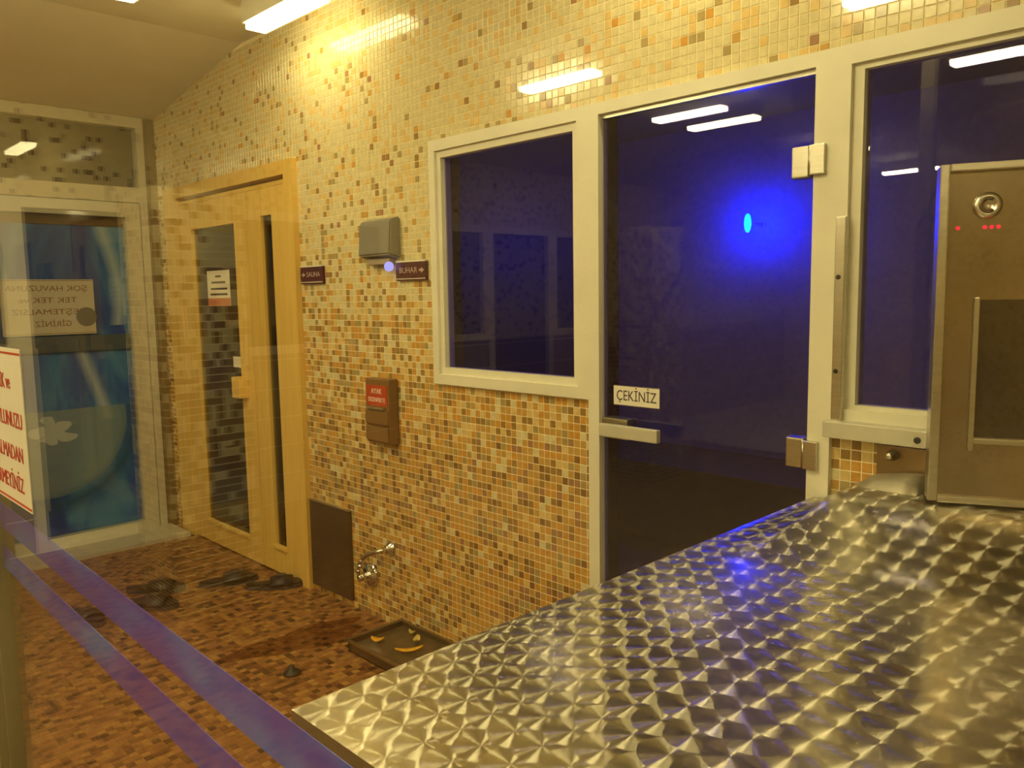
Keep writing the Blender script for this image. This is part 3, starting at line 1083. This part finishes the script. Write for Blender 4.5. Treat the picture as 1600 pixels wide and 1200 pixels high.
for k in range(3):
    zz = 0.285 - k * 0.025
    xx = -2.908 - k * 0.014
    bmesh.ops.create_uvsphere(bm, u_segments=14, v_segments=8, radius=0.0155, matrix=Matrix.Translation((xx, -0.081, zz)) @ Matrix.Scale(0.6, 4, (0, 0, 1)))
obj('spout_rings', bm, M['chrome'], tp, True)
bm = bmesh.new()
lathe(bm, [(0.003, 0.055), (0.010, 0.055), (0.016, 0.046), (0.020, 0.022), (0.05, 0.016), (0.07, 0.016)], (0, -1, 0), (-2.955, 0, 0.190), 28)
obj('valve_rosette', bm, M['chrome'], tp, True)

# ------------------------------------------------------------------ floor things
def slipper(x, y, ang, label, flip=1):
    r = empty('slipper', (x, y, 0.002))
    r.rotation_euler = (0, 0, ang)
    tag(r, label, 'slipper')
    L, W = 0.285, 0.108
    outline = []
    for k in range(28):
        a = 2 * math.pi * k / 28
        t = math.cos(a)
        w = 0.40 + 0.10 * t + (0.06 if t > 0.2 else 0) - 0.05 * math.exp(-((t + 0.15) / 0.3) ** 2)
        outline.append((t * L / 2, math.sin(a) * W * w + 0.006 * flip * t))

    def slab(name, k, z0, z1, mat):
        bm = bmesh.new()
        lo = [bm.verts.new((px * k, py * k, z0 + 0.012 * max(0, px / L) ** 2)) for px, py in outline]
        hi = [bm.verts.new((px * k, py * k, z1 + 0.02 * max(0, px / L) ** 2 + 0.008 * max(0, -px / L))) for px, py in outline]
        bm.faces.new(lo[::-1])
        bm.faces.new(hi)
        n = len(lo)
        for i in range(n):
            bm.faces.new((lo[i], lo[(i + 1) % n], hi[(i + 1) % n], hi[i]))
        o = obj(name, bm, mat)
        o.parent = r
        return o
    slab('sole', 1.0, 0.0, 0.016, M['rubber_edge'])
    slab('footbed', 0.97, 0.016, 0.026, M['rubber'])
    bm = bmesh.new()
    n = 10
    rows = []
    for xx, hh, ww in ((-0.025, 0.036, 0.052), (0.03, 0.046, 0.056), (0.085, 0.034, 0.055)):
        rows.append([(xx, -ww * math.cos(math.pi * k / n), 0.018 + hh * math.sin(math.pi * k / n)) for k in range(n + 1)])
    vo = [[bm.verts.new(p) for p in row] for row in rows]
    vi = [[bm.verts.new((p[0], p[1] * 0.9, 0.018 + (p[2] - 0.018) * 0.88)) for p in row] for row in rows]
    for i in range(2):
        for k in range(n):
            bm.faces.new((vo[i][k], vo[i][k + 1], vo[i + 1][k + 1], vo[i + 1][k]))
            bm.faces.new((vi[i][k], vi[i + 1][k], vi[i + 1][k + 1], vi[i][k + 1]))
    for i in (0, 2):
        for k in range(n):
            bm.faces.new((vo[i][k], vi[i][k], vi[i][k + 1], vo[i][k + 1]))
    for k in (0, n):
        for i in range(2):
            bm.faces.new((vo[i][k], vo[i + 1][k], vi[i + 1][k], vi[i][k]))
    o = obj('strap', bm, M['rubber'], None, True)
    o.parent = r
    bm = bmesh.new()
    box(bm, 0.01, 0.05, -0.018, 0.018, 0.059, 0.0645, 0.002)
    o = obj('strap_badge', bm, M['rubber_edge'])
    o.parent = r
    return r


slipper(-3.83, -0.265, math.radians(65), 'dark slipper on the floor left of the slipper at the door jamb', 1)
slipper(-3.605, -0.130, math.radians(60), 'dark slipper touching the sauna door beside the right jamb', -1)
slipper(-3.99, -0.565, math.radians(48), 'dark slipper in the heap, on the side of the wall', 1)
slipper(-3.80, -0.665, math.radians(42), 'dark slipper in the heap, next to the upper violet stripe', -1)
slipper(-3.86, -0.93, math.radians(10), 'dark slipper seen between the two violet stripes', 1)

bm = bmesh.new()
c = bm.verts.new((-2.96, -0.36, 0.0030))
ring = []
for k in range(40):
    a = 2 * math.pi * k / 40
    u, v = math.cos(a), math.sin(a)
    w = 1 + 0.18 * math.sin(3 * a + 0.5) + 0.10 * math.sin(7 * a)
    px, py = u * 0.11 * w, v * 0.30 * w
    ring.append(bm.verts.new((-2.96 + px * 0.99 - py * -0.12, -0.36 + py, 0.0030)))
for k in range(40):
    bm.faces.new((c, ring[k], ring[(k + 1) % 40]))
pud = obj('puddle', bm, M['wet'])
tag(pud, 'thin dark puddle on the mosaic floor below the tap', 'puddle')

tr = empty('foot_tray', (-2.55, -0.15, 0.0))
tag(tr, 'shallow metal foot tray with yellow petals at the foot of the wall', 'tray')
bm = bmesh.new()
x0, x1, y0, y1 = -2.72, -2.36, -0.285, -0.012
box(bm, x0, x1, y0, y1, 0.0025, 0.007)
for (a, b, c_, d) in ((x0, x0 + 0.008, y0, y1), (x1 - 0.008, x1, y0, y1), (x0, x1, y0, y0 + 0.008), (x0, x1, y1 - 0.008, y1)):
    box(bm, a, b, c_, d, 0.0025, 0.050)
obj('tray_body', bm, M['dark_steel'], tr)
bm = bmesh.new()
for (a, b, c_, d) in ((x0 - 0.012, x0 + 0.004, y0 - 0.012, y1), (x1 - 0.004, x1 + 0.012, y0 - 0.012, y1), (x0, x1, y0 - 0.012, y0 + 0.004), (x0, x1, y1 - 0.010, y1)):
    box(bm, a, b, c_, d, 0.046, 0.052)
obj('rim', bm, varied('rim_metal', (0.30, 0.22, 0.12), 0.3, 0.1, 10, metal=0.8), tr)
boxo('water', x0 + 0.008, x1 - 0.008, y0 + 0.008, y1 - 0.008, 0.007, 0.030, principled('murky_water', (0.10, 0.07, 0.035), 0.12), tr)


def petal(x, y, ang, L, W, mat, label):
    bm = bmesh.new()
    n = 10
    top, bot = [], []
    for k in range(n + 1):
        t = k / n
        w = W * math.sin(math.pi * min(0.97, 0.06 + 0.9 * t)) ** 0.7
        cx = (t - 0.5) * L
        zc = 0.036 + 0.012 * (2 * t - 1) ** 2
        for lst, dz in ((top, 0.003), (bot, 0.0)):
            row = []
            for s in (-1, -0.4, 0.4, 1):
                lx_, ly_ = cx, s * w
                row.append(bm.verts.new((x + lx_ * math.cos(ang) - ly_ * math.sin(ang), y + lx_ * math.sin(ang) + ly_ * math.cos(ang), zc + dz + 0.006 * s * s)))
            lst.append(row)
    for lst in (top, bot):
        for a, b in zip(lst, lst[1:]):
            for i in range(3):
                bm.faces.new((a[i], a[i + 1], b[i + 1], b[i]))
    for a, b, c_, d in zip(top, top[1:], bot, bot[1:]):
        bm.faces.new((a[0], b[0], d[0], c_[0]))
        bm.faces.new((a[3], c_[3], d[3], b[3]))
    bm.faces.new(top[0] + bot[0][::-1])
    bm.faces.new(top[-1] + bot[-1][::-1])
    o = obj('petal', bm, mat, None, True)
    tag(o, label, 'petal', 'petals in the foot tray')


petal(-2.645, -0.195, 0.6, 0.055, 0.017, M['petal'], 'yellow petal at the left end of the foot tray')
petal(-2.475, -0.165, 1.0, 0.11, 0.013, M['petal'], 'long orange petal nearest the counter in the foot tray')
petal(-2.53, -0.085, 2.2, 0.05, 0.015, M['petal_pale'], 'pale petal near the wall in the foot tray')
petal(-2.60, -0.055, 0.3, 0.03, 0.010, M['petal_pale'], 'tiny pale petal in the far corner of the foot tray')

bm = bmesh.new()
lathe(bm, [(0.0015, 0.034), (0.008, 0.034), (0.014, 0.026), (0.020, 0.012), (0.034, 0.010), (0.038, 0.006)], (0, 0, 1), (-2.71, -0.545, 0), 20)
tag(obj('rubber_plug', bm, M['black'], None, True), 'small black rubber plug on the open mosaic floor', 'plug')

# ------------------------------------------------------------------ steel counter
CX0, CX1, CY0, CY1, CZ = -0.915, 1.30, -1.512, -0.030, 0.898


def sm(t):
    t = max(0.0, min(1.0, t))
    return t * t * (3 - 2 * t)


def counter_z(x, y):
    hump = 0.075 * sm((y + 0.60) / 0.40) * sm((x - CX0 - 0.01) / 0.16)
    return CZ + hump


ct = empty('steel_counter', (0.2, -0.77, 0.0))
tag(ct, 'counter topped with engine-turned stainless steel in the foreground', 'counter')
bm = bmesh.new()
NXc, NYc = 56, 72
grid = []
for i in range(NXc + 1):
    u = (i / NXc) ** 1.5
    x = CX0 + (CX1 - CX0) * u
    grid.append([bm.verts.new((x, CY0 + (CY1 - CY0) * j / NYc, counter_z(x, CY0 + (CY1 - CY0) * j / NYc))) for j in range(NYc + 1)])
for i in range(NXc):
    for j in range(NYc):
        bm.faces.new((grid[i][j], grid[i + 1][j], grid[i + 1][j + 1], grid[i][j + 1]))
obj('sheet_top', bm, M['jewel'], ct, True)
bm = bmesh.new()
box(bm, CX0, CX1, CY0, CY0 + 0.004, CZ - 0.036, CZ - 0.0005)
box(bm, CX0, CX0 + 0.004, CY0 + 0.004, CY1, CZ - 0.036, CZ - 0.0005)
box(bm, CX1 - 0.004, CX1, CY0 + 0.004, CY1, CZ - 0.036, CZ - 0.0005)
box(bm, CX0 + 0.004, CX1 - 0.004, CY0 + 0.004, CY1, CZ - 0.036, CZ - 0.030)
obj('folded_edge', bm, varied('edge_steel', (0.34, 0.32, 0.24), 0.4, 0.08, 8, metal=0.7), ct)
boxo('base_cabinet', -0.55, 1.2, -1.2, -0.06, 0.10, CZ - 0.036, M['dark_steel'], ct, 0.004)
boxo('plinth', -0.50, 1.15, -1.15, -0.10, 0.0015, 0.10, M['black'], ct)
boxo('back_plate', -0.762, -0.62, -0.022, -0.004, 0.90, 1.052, varied('brown_back_plate', (0.30, 0.20, 0.11), 0.28, 0.15, 6, metal=0.85), ct)
bm = bmesh.new()
prof = [(0.0, 0.94), (0.0, 0.985), (-0.02, 1.000), (-0.07, 1.004), (-0.12, 0.992), (-0.14, 0.965)]
rows = []
for x in (-0.75, -0.72, -0.69, -0.66, -0.625):
    k = sm((x + 0.80) / 0.15)
    rows.append([bm.verts.new((x, -0.024 + y, 0.96 + (z - 0.96) * (0.5 + 0.5 * k))) for y, z in prof])
for a, b in zip(rows, rows[1:]):
    for i in range(len(prof) - 1):
        bm.faces.new((a[i], a[i + 1], b[i + 1], b[i]))
bm.faces.new(rows[0])
bm.faces.new(rows[-1][::-1])
obj('rolled_upstand', bm, varied('matt_steel', (0.42, 0.38, 0.30), 0.5, 0.25, 14, metal=0.8), ct, True)
bm = bmesh.new()
lathe(bm, [(0.0, 0.014), (0.01, 0.014), (0.016, 0.009), (0.032, 0.009), (0.036, 0.004)], (0, -1, 0), (-0.722, -0.022, 1.032), 16)
obj('nozzle', bm, M['chrome'], ct, True)

# stainless dispenser at the right edge
ib = empty('ice_dispenser', (-0.585, -0.19, 0.973))
tag(ib, 'brushed steel dispenser cabinet standing at the back of the counter', 'dispenser')
ang = math.radians(24)
U = Vector((math.cos(ang), math.sin(ang), 0))
N = Vector((math.sin(ang), -math.cos(ang), 0))       # faces the camera
O = Vector((-0.585, -0.195, 0.0))


def ibox(name, u0, u1, n0, n1, z0, z1, mat, bevel=0.0):
    bm = bmesh.new()
    box(bm, u0, u1, n0, n1, z0, z1, bevel)
    for v in bm.verts:
        v.co = O + U * v.co.x + N * v.co.y + Vector((0, 0, v.co.z))
    return obj(name, bm, mat, ib)


brown_steel = varied('bronzed_steel', (0.36, 0.29, 0.20), 0.22, 0.12, 5, metal=0.9)
ibox('cabinet', 0.0, 0.37, -0.055, 0.0, 0.985, 1.668, brown_steel, 0.003)
ibox('side_trim', -0.004, 0.014, -0.057, 0.010, 0.980, 1.672, M['steel'], 0.003)
ibox('top_trim', 0.014, 0.37, -0.057, 0.014, 1.656, 1.672, M['steel'], 0.003)
ibox('bottom_trim', 0.014, 0.37, -0.057, 0.012, 0.978, 0.992, M['steel'], 0.003)
ibox('foot', 0.01, 0.36, -0.05, -0.005, 0.9735, 0.980, M['dark_steel'])
ibox('chute_trim', 0.066, 0.076, 0.0, 0.014, 1.090, 1.405, M['steel'], 0.002)  # steel strips put in for bright frame lines reflected in the cabinet
ibox('chute_trim', 0.076, 0.34, 0.0, 0.012, 1.105, 1.117, M['steel'], 0.002)
ibox('chute_recess', 0.078, 0.34, 0.0, 0.002, 1.118, 1.400, principled('dark_recess', (0.12, 0.10, 0.085), 0.15, 0.8))  # dark panel put in for a reflection in the cabinet front
kb = O + U * 0.083 + Vector((0, 0, 1.588))
bm = bmesh.new()
lathe(bm, [(0, 0.026), (0.006, 0.026), (0.010, 0.020), (0.010, 0.014), (0.004, 0.012), (0.004, 0.0)], N, kb, 28)
obj('round_badge', bm, M['steel'], ib, True)
bm = bmesh.new()
pts = [kb + N * 0.011 + U * (0.013 * math.cos(a)) + Vector((0, 0, 0.013 * math.sin(a))) for a in [math.radians(50 + 13 * k) for k in range(21)]]
tube(bm, pts, 0.0035, 8)
obj('emblem', bm, M['dark_steel'], ib, True)
for k, (uu, w) in enumerate(((0.032, 0.004), (0.080, 0.004), (0.092, 0.004), (0.104, 0.004))):
    bm = bmesh.new()
    p = O + U * uu + Vector((0, 0, 1.545))
    lathe(bm, [(0.0, w), (0.003, w), (0.0045, w * 0.5)], N, p, 12)
    o = obj('indicator_light', bm, M['red_led'], ib)

# ------------------------------------------------------------------ glass screen in front of the camera
GY = -1.75
K = (2.0 + GY) / 0.38


def gx(x):
    return x * K


def gz(z):
    return CAM.z + (z - CAM.z) * K


gs = empty('glass_screen', (-0.4, GY, 0.0))
tag(gs, 'clear glass partition with two violet stripes in the foreground', 'partition')
PX = -1.262
boxo('pane', PX + 0.004, 1.60, GY - 0.004, GY + 0.004, 0.06, CEIL, M['screen'], gs)
boxo('post', PX - 0.055, PX, GY - 0.02, GY + 0.02, 0.0015, CEIL, M['post'], gs, 0.002)
boxo('post_seal', PX, PX + 0.006, GY - 0.009, GY + 0.009, 0.0015, CEIL, M['post'], gs)
boxo('post_groove', PX - 0.036, PX - 0.032, GY - 0.0212, GY - 0.0195, 0.0015, CEIL, M['black'], gs)
boxo('bottom_rail', PX, 1.60, GY - 0.016, GY + 0.016, 0.0015, 0.06, M['alu'], gs)
for top, bot in (((1.151, 0.865, -0.022), (1.118, 1.0, -0.028)), ((1.094, 1.1, -0.032), (1.066, 1.215, -0.043))):
    bm = bmesh.new()
    vs = box(bm, PX + 0.006, 0.60, GY + 0.0042, GY + 0.0047, 0, 1)
    for v in vs:
        z0, xr, m = top if v.co.z > 0.5 else bot
        v.co.z = z0 + m * (v.co.x + xr)
    obj('film_stripe', bm, M['stripe'], gs)

NX0, NX1 = -1.222, -1.0475
n3 = boxo('paper_notice', NX0, NX1, GY - 0.0056, GY - 0.0046, gz(1.054), gz(1.345), M['paper'])
tag(n3, 'white notice with large red letters taped to the foreground glass', 'notice')
for a in (1.058, 1.334):
    boxo('border_line', NX0, NX1 - 0.001, GY - 0.0060, GY - 0.0056, gz(a), gz(a + 0.004), M['red_ink'], n3)
for txt, z, w, xr in (('TERLİK ve', 1.283, 0.145, -1.672), ('HAVLUNUZU', 1.214, 0.215, -1.612), ('ALMADAN', 1.152, 0.18, -1.622), ('GİRMEYİNİZ', 1.095, 0.215, -1.634)):
    text_on(n3, txt, 0.040 * K, (gx(xr - w / 2), GY - 0.0060, gz(z)), (1, 0, 0), (0, 0, 1), M['red_ink'], width=w * K)
